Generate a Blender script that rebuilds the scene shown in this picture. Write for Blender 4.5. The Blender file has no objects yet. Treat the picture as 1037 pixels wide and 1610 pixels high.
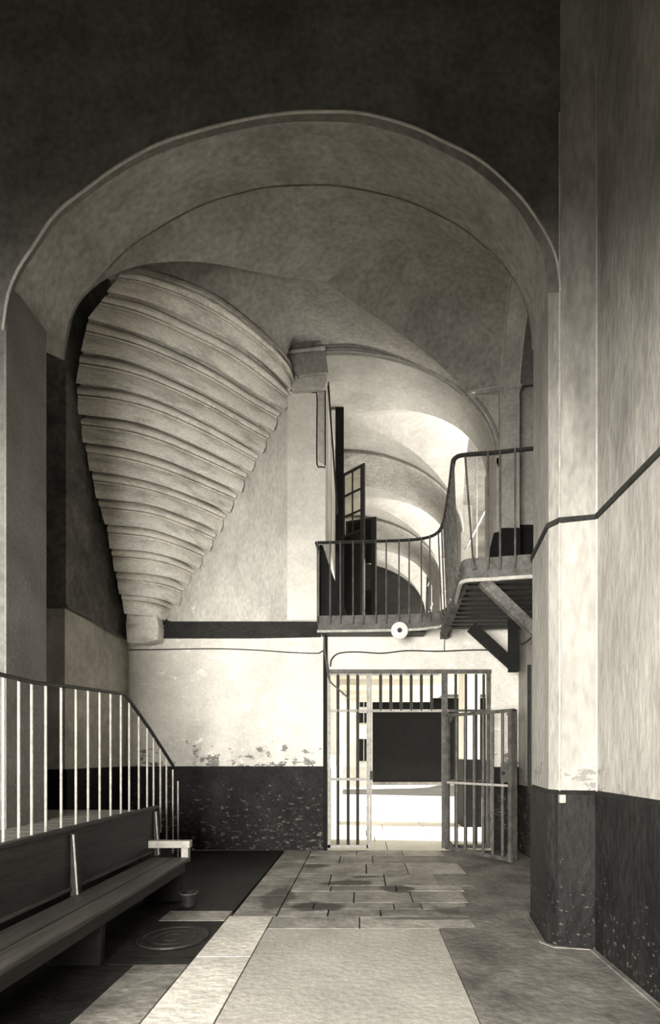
import bpy, bmesh, math, random
from mathutils import Vector
random.seed(7)
F=850.0; VX=570.0; VY=1187.0; H=1.6
def P(px,py,Y): return Vector(((px-VX)*Y/F, Y, H-(py-VY)*Y/F))
def PZ(px,py,z):
    Y=(z-H)*F/(VY-py); return Vector(((px-VX)*Y/F,Y,z))
col=bpy.context.scene.collection

# ------------------------------------------------------------ materials
def mat(name, base, dark=None, scale=3.0, lo=.35, hi=.7, rough=.85, fine=.15, bump=.15, bscale=30, stretch=(1,1,1), metallic=0.0,
        patches=None, wear=None):
    m=bpy.data.materials.new(name); m.use_nodes=True; nt=m.node_tree; N=nt.nodes; L=nt.links
    b=N['Principled BSDF']; b.inputs['Roughness'].default_value=rough; b.inputs['Metallic'].default_value=metallic
    if 'Specular IOR Level' in b.inputs: b.inputs['Specular IOR Level'].default_value=.25
    dark=dark or tuple(c*.6 for c in base)
    geo=N.new('ShaderNodeNewGeometry')
    mp=N.new('ShaderNodeMapping'); mp.inputs['Scale'].default_value=stretch
    L.new(geo.outputs['Position'],mp.inputs['Vector'])
    n1=N.new('ShaderNodeTexNoise'); n1.inputs['Scale'].default_value=scale; n1.inputs['Detail'].default_value=8; n1.inputs['Roughness'].default_value=.65
    L.new(mp.outputs[0],n1.inputs['Vector'])
    r=N.new('ShaderNodeValToRGB'); r.color_ramp.elements[0].position=lo; r.color_ramp.elements[1].position=hi
    r.color_ramp.elements[0].color=(*dark,1); r.color_ramp.elements[1].color=(*base,1)
    L.new(n1.outputs['Fac'],r.inputs['Fac'])
    out=r.outputs['Color']
    n2=N.new('ShaderNodeTexNoise'); n2.inputs['Scale'].default_value=bscale; n2.inputs['Detail'].default_value=6
    L.new(mp.outputs[0],n2.inputs['Vector'])
    mr=N.new('ShaderNodeMapRange'); mr.inputs[1].default_value=.3; mr.inputs[2].default_value=.7; mr.inputs[3].default_value=1-fine; mr.inputs[4].default_value=1+fine*.3
    L.new(n2.outputs['Fac'],mr.inputs[0])
    mx=N.new('ShaderNodeMix'); mx.data_type='RGBA'; mx.blend_type='MULTIPLY'; mx.inputs[0].default_value=1
    L.new(out,mx.inputs[6]); L.new(mr.outputs[0],mx.inputs[7]); out=mx.outputs[2]
    if wear:   # worn patches between two heights: (z0,z1,colour,threshold,scale)
        for (z0,z1,c,th,sc) in wear:
            sp=N.new('ShaderNodeSeparateXYZ'); L.new(geo.outputs['Position'],sp.inputs[0])
            a=N.new('ShaderNodeMapRange'); a.interpolation_type='SMOOTHSTEP'
            a.inputs[1].default_value=z1; a.inputs[2].default_value=z0; a.inputs[3].default_value=-.25; a.inputs[4].default_value=.0
            L.new(sp.outputs['Z'],a.inputs[0])
            n=N.new('ShaderNodeTexNoise'); n.inputs['Scale'].default_value=sc; n.inputs['Detail'].default_value=9; n.inputs['Roughness'].default_value=.7
            mp2=N.new('ShaderNodeMapping'); mp2.inputs['Scale'].default_value=(1,1,1.8); L.new(geo.outputs['Position'],mp2.inputs[0]); L.new(mp2.outputs[0],n.inputs['Vector'])
            s=N.new('ShaderNodeMath'); s.operation='ADD'; L.new(a.outputs[0],s.inputs[0]); L.new(n.outputs['Fac'],s.inputs[1])
            q=N.new('ShaderNodeMapRange'); q.inputs[1].default_value=th; q.inputs[2].default_value=th+.03
            L.new(s.outputs[0],q.inputs[0])
            x=N.new('ShaderNodeMix'); x.data_type='RGBA'; L.new(q.outputs[0],x.inputs[0]); L.new(out,x.inputs[6]); x.inputs[7].default_value=(*c,1); out=x.outputs[2]
    if patches:  # stains of their own shape on the floor: (x,y,rx,ry,colour)
        for (cx,cy,rx,ry,c) in patches:
            mm=N.new('ShaderNodeMapping'); mm.inputs['Location'].default_value=(-cx/rx,-cy/ry,0); mm.inputs['Scale'].default_value=(1/rx,1/ry,0)
            L.new(geo.outputs['Position'],mm.inputs[0])
            ln=N.new('ShaderNodeVectorMath'); ln.operation='LENGTH'; L.new(mm.outputs[0],ln.inputs[0])
            n=N.new('ShaderNodeMath'); n.operation='MULTIPLY_ADD'; L.new(n1.outputs['Fac'],n.inputs[0]); n.inputs[1].default_value=1.6; L.new(ln.outputs['Value'],n.inputs[2])
            q=N.new('ShaderNodeMapRange'); q.inputs[1].default_value=1.95; q.inputs[2].default_value=1.65
            L.new(n.outputs[0],q.inputs[0])
            x=N.new('ShaderNodeMix'); x.data_type='RGBA'; L.new(q.outputs[0],x.inputs[0]); L.new(out,x.inputs[6]); x.inputs[7].default_value=(*c,1); out=x.outputs[2]
    L.new(out,b.inputs['Base Color'])
    bp=N.new('ShaderNodeBump'); bp.inputs['Strength'].default_value=bump; bp.inputs['Distance'].default_value=.03
    ad=N.new('ShaderNodeMath'); ad.operation='ADD'; L.new(n1.outputs['Fac'],ad.inputs[0]); L.new(n2.outputs['Fac'],ad.inputs[1])
    L.new(ad.outputs[0],bp.inputs['Height']); L.new(bp.outputs[0],b.inputs['Normal'])
    return m
def g(v,t=.7): return (v, v*(1-.06*t), v*(1-.2*t))
M={}
M['white']=mat('white_plaster',g(.80),g(.60),scale=1.6,fine=.12,bump=.25,bscale=22,wear=[(1.42,2.3,g(.2),.52,4.2),(1.35,1.75,g(.07),.56,5.5),(3.4,6.2,g(.9),.60,5)])
M['white_up']=mat('weathered_plaster',g(.66),g(.44),scale=1.8,fine=.22,bump=.4,bscale=18,stretch=(1.5,1,.6),wear=[(3.6,5.6,g(.9),.585,5)])
M['upper']=mat('aged_plaster',g(.56),g(.33),scale=1.3,fine=.2,bump=.35,bscale=16)
M['pier']=mat('pier_plaster',g(.42),g(.25),scale=1.5,fine=.2,bump=.35,bscale=14,stretch=(1.6,1.6,.5),wear=[(1.42,2.0,g(.2),.56,5)])
M['pier_up']=mat('pier_plaster_upper',g(.40),g(.22),scale=1.6,fine=.25,bump=.4,bscale=14,stretch=(1.6,1.6,.5))
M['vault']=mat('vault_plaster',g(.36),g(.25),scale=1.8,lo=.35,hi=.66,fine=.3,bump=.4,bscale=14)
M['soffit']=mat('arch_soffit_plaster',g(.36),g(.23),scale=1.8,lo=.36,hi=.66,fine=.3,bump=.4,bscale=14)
M['face']=mat('dark_plaster',g(.19),g(.09),scale=1.2,fine=.3,bump=.3,bscale=16)  # one dark tone for the arch face, side recess and roof
M['bead']=mat('moulding_plaster',g(.55),g(.35),scale=3,fine=.2)
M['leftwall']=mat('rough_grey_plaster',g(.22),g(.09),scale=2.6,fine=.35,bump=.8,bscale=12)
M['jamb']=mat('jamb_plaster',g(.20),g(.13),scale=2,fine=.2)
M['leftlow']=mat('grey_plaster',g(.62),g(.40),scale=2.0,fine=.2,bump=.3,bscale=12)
M['stair']=mat('moulded_stair_stone',g(.92),g(.55),scale=2.6,lo=.33,hi=.52,fine=.25,bump=.25,bscale=24,stretch=(.8,.8,3.0))
M['dado']=mat('tarred_dado',g(.030),g(.008),scale=2.2,fine=.5,bump=.8,bscale=20,rough=.75,wear=[(.5,2.5,g(.13),.57,9),(.2,2.0,g(.09),.60,24),(-.2,1.1,g(.4),.60,3.3)])
M['dado2']=mat('tarred_dado_right',g(.020),g(.006),scale=2.6,fine=.5,bump=.8,bscale=20,rough=.75,stretch=(1,1,.5),wear=[(.2,2.0,g(.10),.60,16),(-.1,1.0,g(.35),.66,5)])
M['dado_dark']=mat('recess_shade_black',g(.010),g(.005),scale=2,fine=.3,bump=.4,bscale=18,rough=.75)
M['band']=mat('dark_band_paint',g(.035),g(.02),scale=5,fine=.4,bump=.4)
M['iron']=mat('painted_iron_dark',g(.035),g(.018),scale=8,fine=.3,bump=.1,rough=.5)
M['iron_grey']=mat('painted_iron_grey',g(.13),g(.055),scale=7,fine=.3,bump=.1,rough=.5)
M['iron_light']=mat('painted_iron_light',g(.45),g(.3),scale=7,fine=.3,bump=.0,rough=.55)
M['wood']=mat('dark_stained_wood',g(.042),g(.016),scale=3,fine=.4,bump=.25,bscale=30,stretch=(6,.5,6),rough=.55)
M['seatwood']=mat('worn_seat_wood',g(.10),g(.045),scale=3,fine=.3,bump=.25,bscale=30,stretch=(8,.6,8),rough=.5)
M['paintwood']=mat('pale_worn_wood',g(.5),g(.3),scale=5,fine=.2,bump=.2)
M['beam']=mat('weathered_beam',g(.16),g(.06),scale=5,fine=.4,bump=.3,stretch=(1,1,1))
M['blackwood']=mat('black_wood',g(.014),g(.006),scale=5,fine=.4,bump=.2)
M['plank']=mat('platform_planks',g(.26),g(.16),scale=4,fine=.3,bump=.3,stretch=(.6,8,1))
st=[(P(497,1426,5.69).x,5.69,.30,.17,g(.06)),(P(622,1397,6.47).x,6.47,.2,.2,g(.05)),(P(545,1389,6.75).x,6.75,.3,.14,g(.06)),(P(720,1432,5.55).x,5.55,.3,.12,g(.09)),
    (-.95,6.1,.16,.5,g(.10)),(-.65,7.8,.2,.14,g(.1)),(.05,7.1,.2,.07,g(.08)),(.6,5.3,.5,.05,g(.15))]
M['slab']=mat('floor_slab',g(.46),g(.17),scale=2.4,fine=.25,bump=.4,bscale=14,rough=.6,patches=st)
M['slab2']=mat('floor_slab_worn',g(.38),g(.12),scale=2.2,fine=.3,bump=.4,bscale=14,rough=.6,patches=st)
M['slab3']=mat('floor_slab_pale',g(.60),g(.26),scale=2.0,fine=.2,bump=.4,bscale=14,rough=.6,patches=st)
M['cement']=mat('cement_floor',g(.52),g(.38),scale=1.6,fine=.15,bump=.2,bscale=20,rough=.7)
M['cement_dark']=mat('cement_floor_stained',g(.32),g(.11),scale=1.7,fine=.25,bump=.3,bscale=16,rough=.7)
M['kerb']=mat('kerb_stone',g(.85),g(.55),scale=1.7,fine=.2,bump=.3,bscale=16,rough=.6,patches=[st[4]])
M['asphalt']=mat('dark_asphalt_floor',g(.035),g(.010),scale=1.6,fine=.4,bump=.4,bscale=14,rough=.6)
M['joint']=mat('floor_joint',g(.10),g(.05),scale=4)
M['yard']=mat('yard_paving',g(.75),g(.55),scale=1,fine=.15)
M['yard_shadow']=mat('yard_shadow_grey',g(.10),g(.06),scale=1,fine=.2)
M['yardwall']=mat('yard_dark_boards',g(.008),g(.004),scale=2,fine=.4)
M['yardlight']=mat('yard_render',g(.75),g(.55),scale=1,fine=.15)
M['enamel']=mat('white_enamel',g(.8),g(.7),scale=6,fine=.05,rough=.3,bump=0)
M['ceil_white']=mat('limewashed_ceiling',g(.8),g(.65),scale=2,fine=.1)
M['galvault']=mat('gallery_vault_plaster',g(.38),g(.26),scale=1.4,fine=.15,bump=.2,bscale=14)
def glass():
    m=bpy.data.materials.new('dusty_window_glass'); m.use_nodes=True; b=m.node_tree.nodes['Principled BSDF']
    b.inputs['Base Color'].default_value=(.8,.78,.7,1); b.inputs['Roughness'].default_value=.15
    b.inputs['Transmission Weight'].default_value=1; b.inputs['IOR'].default_value=1.02; return m
M['glass']=glass()

# ------------------------------------------------------------ mesh builder
class MB:
    def __init__(s): s.v=[]; s.f=[]; s.m=[]; s.mi=0
    def add(s,vs,fs):
        o=len(s.v); s.v+= [Vector(v) for v in vs]; s.f+=[tuple(i+o for i in f) for f in fs]; s.m+=[s.mi]*len(fs); return s
    def box(s,a,b):
        (x0,y0,z0),(x1,y1,z1)=a,b
        return s.add([(x0,y0,z0),(x1,y0,z0),(x1,y1,z0),(x0,y1,z0),(x0,y0,z1),(x1,y0,z1),(x1,y1,z1),(x0,y1,z1)],
          [(0,3,2,1),(4,5,6,7),(0,1,5,4),(1,2,6,5),(2,3,7,6),(3,0,4,7)])
    def tube(s,pts,r,n=8,cap=True,flat=None):
        pts=[Vector(p) for p in pts]; base=len(s.v); up=None
        for i,p in enumerate(pts):
            t=(pts[min(i+1,len(pts)-1)]-pts[max(i-1,0)]).normalized()
            if up is None:
                up=Vector((0,0,1)) if abs(t.z)<.9 else Vector((1,0,0))
            a=t.cross(up).normalized(); b=a.cross(t).normalized(); up=b
            for k in range(n):
                an=2*math.pi*k/n+ math.pi/n
                ra,rb=(r,r) if flat is None else flat
                s.v.append(p+a*math.cos(an)*ra*(1.414 if n==4 else 1)+b*math.sin(an)*rb*(1.414 if n==4 else 1))
        for i in range(len(pts)-1):
            for k in range(n):
                s.f.append((base+i*n+k,base+i*n+(k+1)%n,base+(i+1)*n+(k+1)%n,base+(i+1)*n+k)); s.m.append(s.mi)
        if cap:
            s.f.append(tuple(base+k for k in range(n))[::-1]); s.m.append(s.mi)
            s.f.append(tuple(base+(len(pts)-1)*n+k for k in range(n))); s.m.append(s.mi)
        return s
    def loft(s,rows):
        n=len(rows[0]); base=len(s.v)
        for r in rows: s.v+=[Vector(p) for p in r]
        for i in range(len(rows)-1):
            for k in range(n-1):
                a=base+i*n+k; s.f.append((a,a+1,a+n+1,a+n)); s.m.append(s.mi)
        return s
    def prism(s,poly,d):
        poly=[Vector(p) for p in poly]; d=Vector(d); n=len(poly)
        vs=poly+[p+d for p in poly]
        return s.add(vs,[tuple(range(n))[::-1],tuple(range(n,2*n))]+[(k,(k+1)%n,n+(k+1)%n,n+k) for k in range(n)])
    def lathe(s,prof,c,n=28):
        c=Vector(c); base=len(s.v)
        for (r,z) in prof:
            for k in range(n):
                a=2*math.pi*k/n; s.v.append(c+Vector((r*math.cos(a),r*math.sin(a),z)))
        for i in range(len(prof)-1):
            for k in range(n):
                s.f.append((base+i*n+k,base+i*n+(k+1)%n,base+(i+1)*n+(k+1)%n,base+(i+1)*n+k)); s.m.append(s.mi)
        return s
    def build(s,name,mats,parent=None,smooth=False,bevel=0,**tags):
        if not isinstance(mats,(list,tuple)): mats=[mats]
        vs=s.v
        org=Vector((0,0,0))
        if parent is None and tags.get('kind')!='structure':
            org=Vector((sum(v.x for v in vs)/len(vs),sum(v.y for v in vs)/len(vs),min(v.z for v in vs)))
        elif parent is not None:
            p=parent
            while p is not None: org+=p.location; p=p.parent
        me=bpy.data.meshes.new(name); me.from_pydata([tuple(v-org) for v in vs],[],s.f)
        for m in mats: me.materials.append(m)
        for p,mi in zip(me.polygons,s.m): p.material_index=mi; p.use_smooth=bool(smooth)
        me.update()
        bm=bmesh.new(); bm.from_mesh(me); bmesh.ops.remove_doubles(bm,verts=bm.verts,dist=1e-5)
        bmesh.ops.recalc_face_normals(bm,faces=bm.faces); bm.to_mesh(me); bm.free()
        if smooth:
            try: me.set_sharp_from_angle(angle=math.radians(40))
            except Exception: pass
        o=bpy.data.objects.new(name,me); col.objects.link(o); o.parent=parent
        if parent is None: o.location=org
        if bevel:
            b=o.modifiers.new('bevel','BEVEL'); b.width=bevel; b.segments=2; b.limit_method='ANGLE'
        for k,v in tags.items(): o[k]=v
        return o
def thing(name,label,cat,loc,group=None):
    o=bpy.data.objects.new(name,None); col.objects.link(o); o.location=loc; o.empty_display_size=.1
    o['label']=label; o['category']=cat
    if group: o['group']=group
    return o
def S(mb,name,m,**k):
    return mb.build(name,m,kind='structure',**k)

def resample(pts,n,smooth=True):
    pts=[Vector(p) for p in pts]
    if smooth and len(pts)>2:
        q=[]
        for i in range(len(pts)-1):
            p0=pts[max(i-1,0)];p1=pts[i];p2=pts[i+1];p3=pts[min(i+2,len(pts)-1)]
            for k in range(8):
                t=k/8
                q.append(.5*((2*p1)+(p2-p0)*t+(2*p0-5*p1+4*p2-p3)*t*t+(3*p1-p0-3*p2+p3)*t**3))
        q.append(pts[-1]); pts=q
    d=[0]
    for a,b in zip(pts,pts[1:]): d.append(d[-1]+(b-a).length)
    out=[];j=0
    for i in range(n):
        t=d[-1]*i/(n-1)
        while j<len(d)-2 and d[j+1]<t: j+=1
        u=(t-d[j])/max(d[j+1]-d[j],1e-9); out.append(pts[j].lerp(pts[j+1],min(max(u,0),1)))
    return out

# ============================================================ FRONT ARCH
Y1,Y1b,Y2=4.55,4.66,5.5
O_l=[(6,520),(14,465),(30,425),(52,392),(88,339),(136,300),(185,264),(247,230),(310,209),(377,192),(445,181),(505,178)]
O_r=[(505,178),(572,181),(645,201),(693,223),(755,255),(809,303),(837,338),(860,375),(874,410),(881,460)]
Q_l=[(10,526),(19,470),(34,431),(56,398),(92,347),(138,309),(187,274),(247,243),(310,221),(377,204),(445,193),(505,191)]
Q_r=[(505,191),(572,196),(645,216),(693,238),(741,264),(780,295),(813,329),(837,368),(852,400),(861,460)]
I_l=[(100,566),(105,520),(117,484),(132,462),(146,447),(170,421),(199,392),(233,368),(281,339),(329,317),(377,303),(426,293),(505,290)]
I_r=[(505,290),(548,294),(596,303),(645,317),(693,339),(727,358),(760,385),(784,406),(809,440),(823,469),(833,504),(838,550)]
def arc(l,r,Y,n=36):
    pts=l+r[1:]; ap=l[-1]
    d=resample([P(x,y,Y) for x,y in pts],600); q=P(ap[0],ap[1],Y)
    j=min(range(600),key=lambda i:(d[i]-q).length)
    a=resample(d[:j+1],n,False); b=resample(d[j:],n,False); return a+b[1:]
Oc=arc(O_l,O_r,Y1); Qc=arc(Q_l,Q_r,Y1b); Ic=arc(I_l,I_r,Y2)
# face of the wall above the arch (one mesh)
ZT=9.6
m=MB()
m.loft([Oc,[Vector((p.x,Y1,ZT)) for p in Oc]])
xl=Oc[0].x; xr=Oc[-1].x
m.add([(xl,Y1,0),(xl,Y1,ZT),(-7,Y1,ZT),(-7,Y1,0)],[(0,1,2,3)])
S(m,'wall_front_arch',M['face'])
m=MB(); m.loft([Oc,Qc]); S(m,'trim_1',M['face'],smooth=True)
m=MB(); m.loft([Qc,Ic]); S(m,'ceiling_front_arch',M['soffit'],smooth=True)
m=MB(); m.tube([p+Vector((0,-.012,0)) for p in Oc],.011,6); S(m,'trim_2',M['bead'],smooth=True)
# left jamb / pier of the arch
m=MB(); m.box((-3.7,Y1+.002,0),(-3.0,5.13,Oc[0].z+.45)); 
S(m,'wall_left_jamb',M['jamb'])
# right pier: plan outline, lower part pale, upper part greyer, split at the dark line z=3.57
plan=[(1.735,5.5),(1.70,5.42),(1.60,4.66),(1.66,4.55),(1.94,4.48),(1.93,-3.0)]
def pier(z0,z1,name,mm,off=0,top=False):
    m=MB()
    pl=[Vector((x-off,y-(off if 0<i<5 else 0),0)) for i,(x,y) in enumerate(plan)]
    m.loft([[p+Vector((0,0,z0)) for p in pl],[p+Vector((0,0,z1)) for p in pl]])
    if top: m.loft([[p+Vector((0,0,z1)) for p in pl],[Vector((x,y,z1+.035)) for x,y in plan]])
    return S(m,name,mm)
ZB=3.57
pier(0,ZB,'wall_right',M['pier'])
# upper pier: side face rises to the springing, front faces right up
sp=Ic[-1].z
m=MB()
m.add([(1.735,5.5,ZB),(1.60,4.66,ZB),Qc[-1],Ic[-1]],[(0,1,2,3)])
m.add([(1.60,4.66,ZB),(1.66,4.55,ZB),Oc[-1],Qc[-1]],[(0,1,2,3)])
m.add([(1.66,4.55,ZB),(1.94,4.48,ZB),(1.94,4.48,ZT),(1.66,4.55,ZT)],[(0,1,2,3)])
m.add([(1.94,4.48,ZB),(1.93,-3,ZB),(1.93,-3,ZT),(1.94,4.48,ZT)],[(0,1,2,3)])
S(m,'wall_right_upper',M['pier_up'])
# back of pier
m=MB(); m.box((1.74,5.44,0),(4.4,5.5,9.0)); S(m,'wall_right_back',M['vault'])
pier(0,1.27,'baseboard_right',M['dado2'],off=.03,top=True)
m=MB(); pl=[Vector((x-.012,y-(.012 if i<5 else 0),ZB)) for i,(x,y) in enumerate(plan)]
m.tube(pl,.02,4,flat=(.012,.02)); S(m,'trim_3',M['band'])
m=MB()
for cx,cy,z1 in ((1.655,4.545,7.0),(1.935,4.475,7.3)): m.tube([(cx,cy,1.3),(cx,cy,z1)],.008,6)
S(m,'trim_4',M['bead'])

# ============================================================ MAIN VAULT (groin vault of the bay)
C=P(512,443,7.4)
def inplane(px,py,a,b):   # point seen at px,py lying in the vertical plane through a and b
    k=(px-VX)/F; dx=b.x-a.x; dy=b.y-a.y
    # a.x+t dx = k (a.y + t dy)
    t=(k*a.y-a.x)/(dx-k*dy); Y=a.y+t*dy; return P(px,py,Y)
FR=Ic[-1]; FL=Ic[0]; BR=P(735,617,9.1); BL=P(450,555,9.1)
gFR=[FR]+[inplane(x,y,FR,C) for x,y in [(834,500),(824,466),(806,436),(777,402),(720,376),(660,371),(600,381),(550,405)]]+[C]
gFL=[FL]+[inplane(x,y,FL,C) for x,y in [(118,490),(145,455),(180,431),(210,420),(245,413),(290,411),(340,415),(400,427),(460,437)]]+[C]
gBR=[C]+[inplane(x,y,C,BR) for x,y in [(560,478),(600,505),(640,533),(690,573)]]+[BR]
gBL=[C,C.lerp(BL,.5)+Vector((0,0,.06)),BL]
n=36
gFRr=resample(gFR,n); gFLr=resample(gFL,n); gBRr=resample(gBR,n); gBLr=resample(gBL,n)
def web(a,b,k=8,bulge=.0,wt=None):
    rows=[]; L_=len(a)-1
    wt=wt or (lambda q:min(1,5*q,5*(1-q)))
    for i in range(k+1):
        t=i/k; rows.append([p.lerp(q,t)+Vector((0,0,bulge*4*t*(1-t)*wt(j/L_))) for j,(p,q) in enumerate(zip(a,b))])
    return rows
ctr=Vector((-.65,0,5.2))
def outw(p,d):
    v=Vector((p.x,0,p.z))-ctr; v.normalize(); return p+v*d
Io=[outw(p,.26) for p in Ic]
m=MB(); m.tube([p+Vector((0,.004,0)) for p in Ic],.009,6); S(m,'trim_25',M['leftwall'])
m=MB(); m.loft([Ic,Io]); S(m,'wall_arch_back',M['vault'])
m=MB(); m.loft(web(gFLr+gFRr[::-1][1:],Io,bulge=-.02)); S(m,'ceiling_front_web',M['vault'],smooth=True)
backc=[BL,P(480,550,9.1),P(510,547,9.1),P(560,546,9.1),P(620,560,9.1),P(680,586,9.1),BR]
Rpl=lambda px,py,off=0:(lambda Y:P(px,py,Y))((.8446+off)/((px-VX)/F-.161))
BRr=Vector((2.286,8.955,7.7))
Rc=[Vector((1.735,5.5,5.9)),Vector((1.80,5.9,7.2)),Vector((1.9,6.6,7.9)),Vector((2.05,7.47,8.2)),Vector((2.13,7.97,8.2)),Vector((2.233,8.63,7.97)),BRr]
Rr=resample(Rc,2*n-1)
m=MB(); m.loft(web(gFRr+gBRr[1:],Rr,k=14,bulge=.34)); S(m,'ceiling_right_web',M['vault'],smooth=True)
back_r=resample(backc,2*n-1)
m=MB(); m.loft(web(gBLr[::-1]+gBRr[1:],back_r,bulge=.03)); S(m,'ceiling_back_web',M['vault'],smooth=True)

# ============================================================ STAIR UNDERSIDE
grooves=[
 [(196,425),(238,430),(329,463),(402,516),(450,564),(461,592)],
 [(170,460),(233,475),(305,508),(377,545),(426,583),(455,612)],
 [(139,501),(199,518),(257,540),(329,574),(397,617),(440,641)],
 [(128,552),(199,566),(257,588),(329,622),(387,655),(423,675)],
 [(122,602),(185,610),(257,631),(329,665),(377,692),(406,709)],
 [(127,651),(199,660),(257,677),(329,709),(388,738)],
 [(134,694),(199,704),(257,721),(320,747),(372,770)],
 [(144,738),(199,747),(257,762),(320,786),(354,802)],
 [(153,781),(233,791),(291,811),(339,832)],
 [(168,822),(233,829),(285,846),(322,862)],
 [(175,860),(233,865),(275,876),(305,890)],
 [(182,896),(233,900),(265,906),(288,915)],
 [(190,930),(225,933),(250,938),(272,947)],
 [(197,962),(220,964),(240,967),(252,972)]]
NW=56; G=[]
for gv in grooves:
    z=H+(VY-gv[-1][1])*9.1/F
    G.append(resample([PZ(x,y,z) for x,y in gv],NW))
top=G[0]
# left web of the vault meets the head of the stair
Lb=[Vector((-3.95,5.52,5.6)),Vector((-3.95,6.3,7.2)),Vector((-3.6,6.95,7.9))]+[p+Vector((0,0,.05)) for p in resample(G[0],8)[0:-1]]+[BL]
m=MB(); m.loft(web(gFLr+gBLr[1:],resample(Lb,2*n-1),k=14,bulge=.30,wt=lambda q:min(1,6*q,max(0,(.72-q)/.3)))); S(m,'ceiling_left_web',M['vault'],smooth=True)
stair=thing('staircase','moulded stone underside of a corner staircase fanning upward in curved steps','staircase',(-3.6,8.8,3.9))
def prof(t):
    # t: 0 lower edge of a course (overhanging) .. 1 undercut groove below the next course
    if t<.08: return .095*math.sqrt(1-((.08-t)/.08)**2)
    if t<=.565: return .022+.073*math.sqrt(1-((t-.08)/.485)**2)
    if t<=.625: return .045
    if t<.66: return -.015
    if t<.88: return .012+.048*math.sqrt(max(0,1-((t-.76)/.12)**2))
    return -.10
ts=[0,.01,.03,.05,.08,.16,.25,.35,.45,.54,.565,.57,.60,.625,.63,.655,.66,.67,.69,.72,.76,.80,.84,.87,.88,.885,.94,1]
for i in range(len(G)-1):
    up_,lo_=G[i],G[i+1]; rows=[]
    for t in ts:
        row=[]
        for k in range(NW):
            a=lo_[k]; b=up_[k]; p=a.lerp(b,t)
            k0,k1=max(k-1,0),min(k+1,NW-1)
            tg=(up_[k1]-up_[k0]); tg.z=0; tg.normalize()
            out=Vector((tg.y,-tg.x,0))
            if out.y>0: out=-out
            rise=max(b.z-a.z,.1)/.32
            p=p+ (out*.75+Vector((0,0,-.66)))*prof(t)*1.4*min(1.1,rise)
            row.append(p)
        rows.append(row)
    m=MB(); m.loft(rows); m.build('step',M['stair'],parent=stair,smooth=True)
# fillet along the head of the stair
m=MB(); m.tube([p+Vector((.0,-.02,-.0)) for p in G[0]],.022,8); m.build('moulding',M['vault'],parent=stair,smooth=True)
# corner corbel under the stair
pts=[P(x,y,8.80) for x,y in [(199,1010),(197,985),(199,950),(220,942),(235,919),(242,921),(243,955),(249,985),(247,1006),(225,1010)]]
m=MB(); m.prism(pts,(0,.29,0)); m.build('corbel',M['stair'],bevel=.02,label='rough plaster corner corbel below the staircase moulding',category='corbel')

# ============================================================ BACK WALL
W=9.1
xg=-.62
m=MB(); m.box((-4.3,W,1.41),(xg,W+.28,3.7))
S(m,'wall_back',M['white'])
m=MB(); m.box((-4.3,W,3.7),(xg,W+.28,8.45))
S(m,'wall_back_over_band',M['white_up'])
m=MB(); m.box((-4.3,W-.006,0),(xg-.02,W+.1,1.409)); S(m,'baseboard_back',M['dado'])
m=MB(); m.prism([P(x,y,W-.05) for x,y in [(250,1003),(262,975),(270,977),(503,977),(504,1001),(400,1003)]],(0,.06,0))
m.prism([P(x,y,W-.05) for x,y in [(240,921),(246,924),(250,950),(262,975),(254,985),(250,975),(243,955)]],(0,.06,0))
S(m,'trim_5',M['band'])
m=MB(); m.box((P(452,0,W).x,W-.035,3.86),(xg-.005,W+.01,7.75)); S(m,'wall_back_strip',M['white'])
m=MB(); m.box((-4.3,9.11,8.42),(3.7,9.2,9.6)); S(m,'wall_leak_block',M['face'])  # unseen wall over the arch, added to block gallery light above the vault
# impost block and capital between stair head and gallery arch
imp=MB()
imp.prism([P(x,y,W-.07) for x,y in [(450,555),(510,548),(512,556),(516,586),(470,592),(463,585)]],(0,.09,0))
S(imp,'trim_6',M['vault'],bevel=.01)
cap=MB(); cap.prism([P(x,y,W-.13) for x,y in [(472,592),(512,586),(515,596),(509,611),(458,613),(457,605),(464,597)]],(0,.15,0))
S(cap,'trim_7',M['upper'],bevel=.03)
bd=MB(); bd.tube([P(450,554,W-.12),P(480,551,W-.12),P(511,547,W-.12)],.03,8); bd.tube([P(470,592,W-.14),P(514,586,W-.14)],.018,6)
S(bd,'trim_8',M['bead'],smooth=True)
gr=MB(); gr.tube(resample([P(x,y,W-.04) for x,y in [(456,614),(492,617),(498,622),(498,660),(498,728),(502,733),(511,735)]],30),.012,6)
gr.tube([P(511,614,W-.04),P(511,732,W-.04)],.012,6)
S(gr,'trim_9',M['band'],smooth=True)
pn=MB(); pn.prism([P(x,y,W-.055) for x,y in [(500,617),(510,617),(510,730),(500,724)]],(0,.03,0)); S(pn,'trim_10',M['upper'],bevel=.01)
# wall over and beside the gateway
m=MB(); m.box((xg,W,3.02),(2.16,W+.28,3.72)); m.box((2.16,W,0),(2.66,W+.28,3.72)); S(m,'wall_back_gate',M['white'])
m=MB(); m.box((2.18,W-.02,0),(2.66,W+.0,1.40)); S(m,'baseboard_gate',M['dado'])
# side wall right of the gate, seen past the pier
m=MB(); m.box((2.62,5.5,0),(2.75,W,3.74)); S(m,'wall_right_side',M['pier'])
m=MB(); m.box((2.59,5.5,0),(2.62,W,1.1)); S(m,'baseboard_side',M['dado'])
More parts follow.
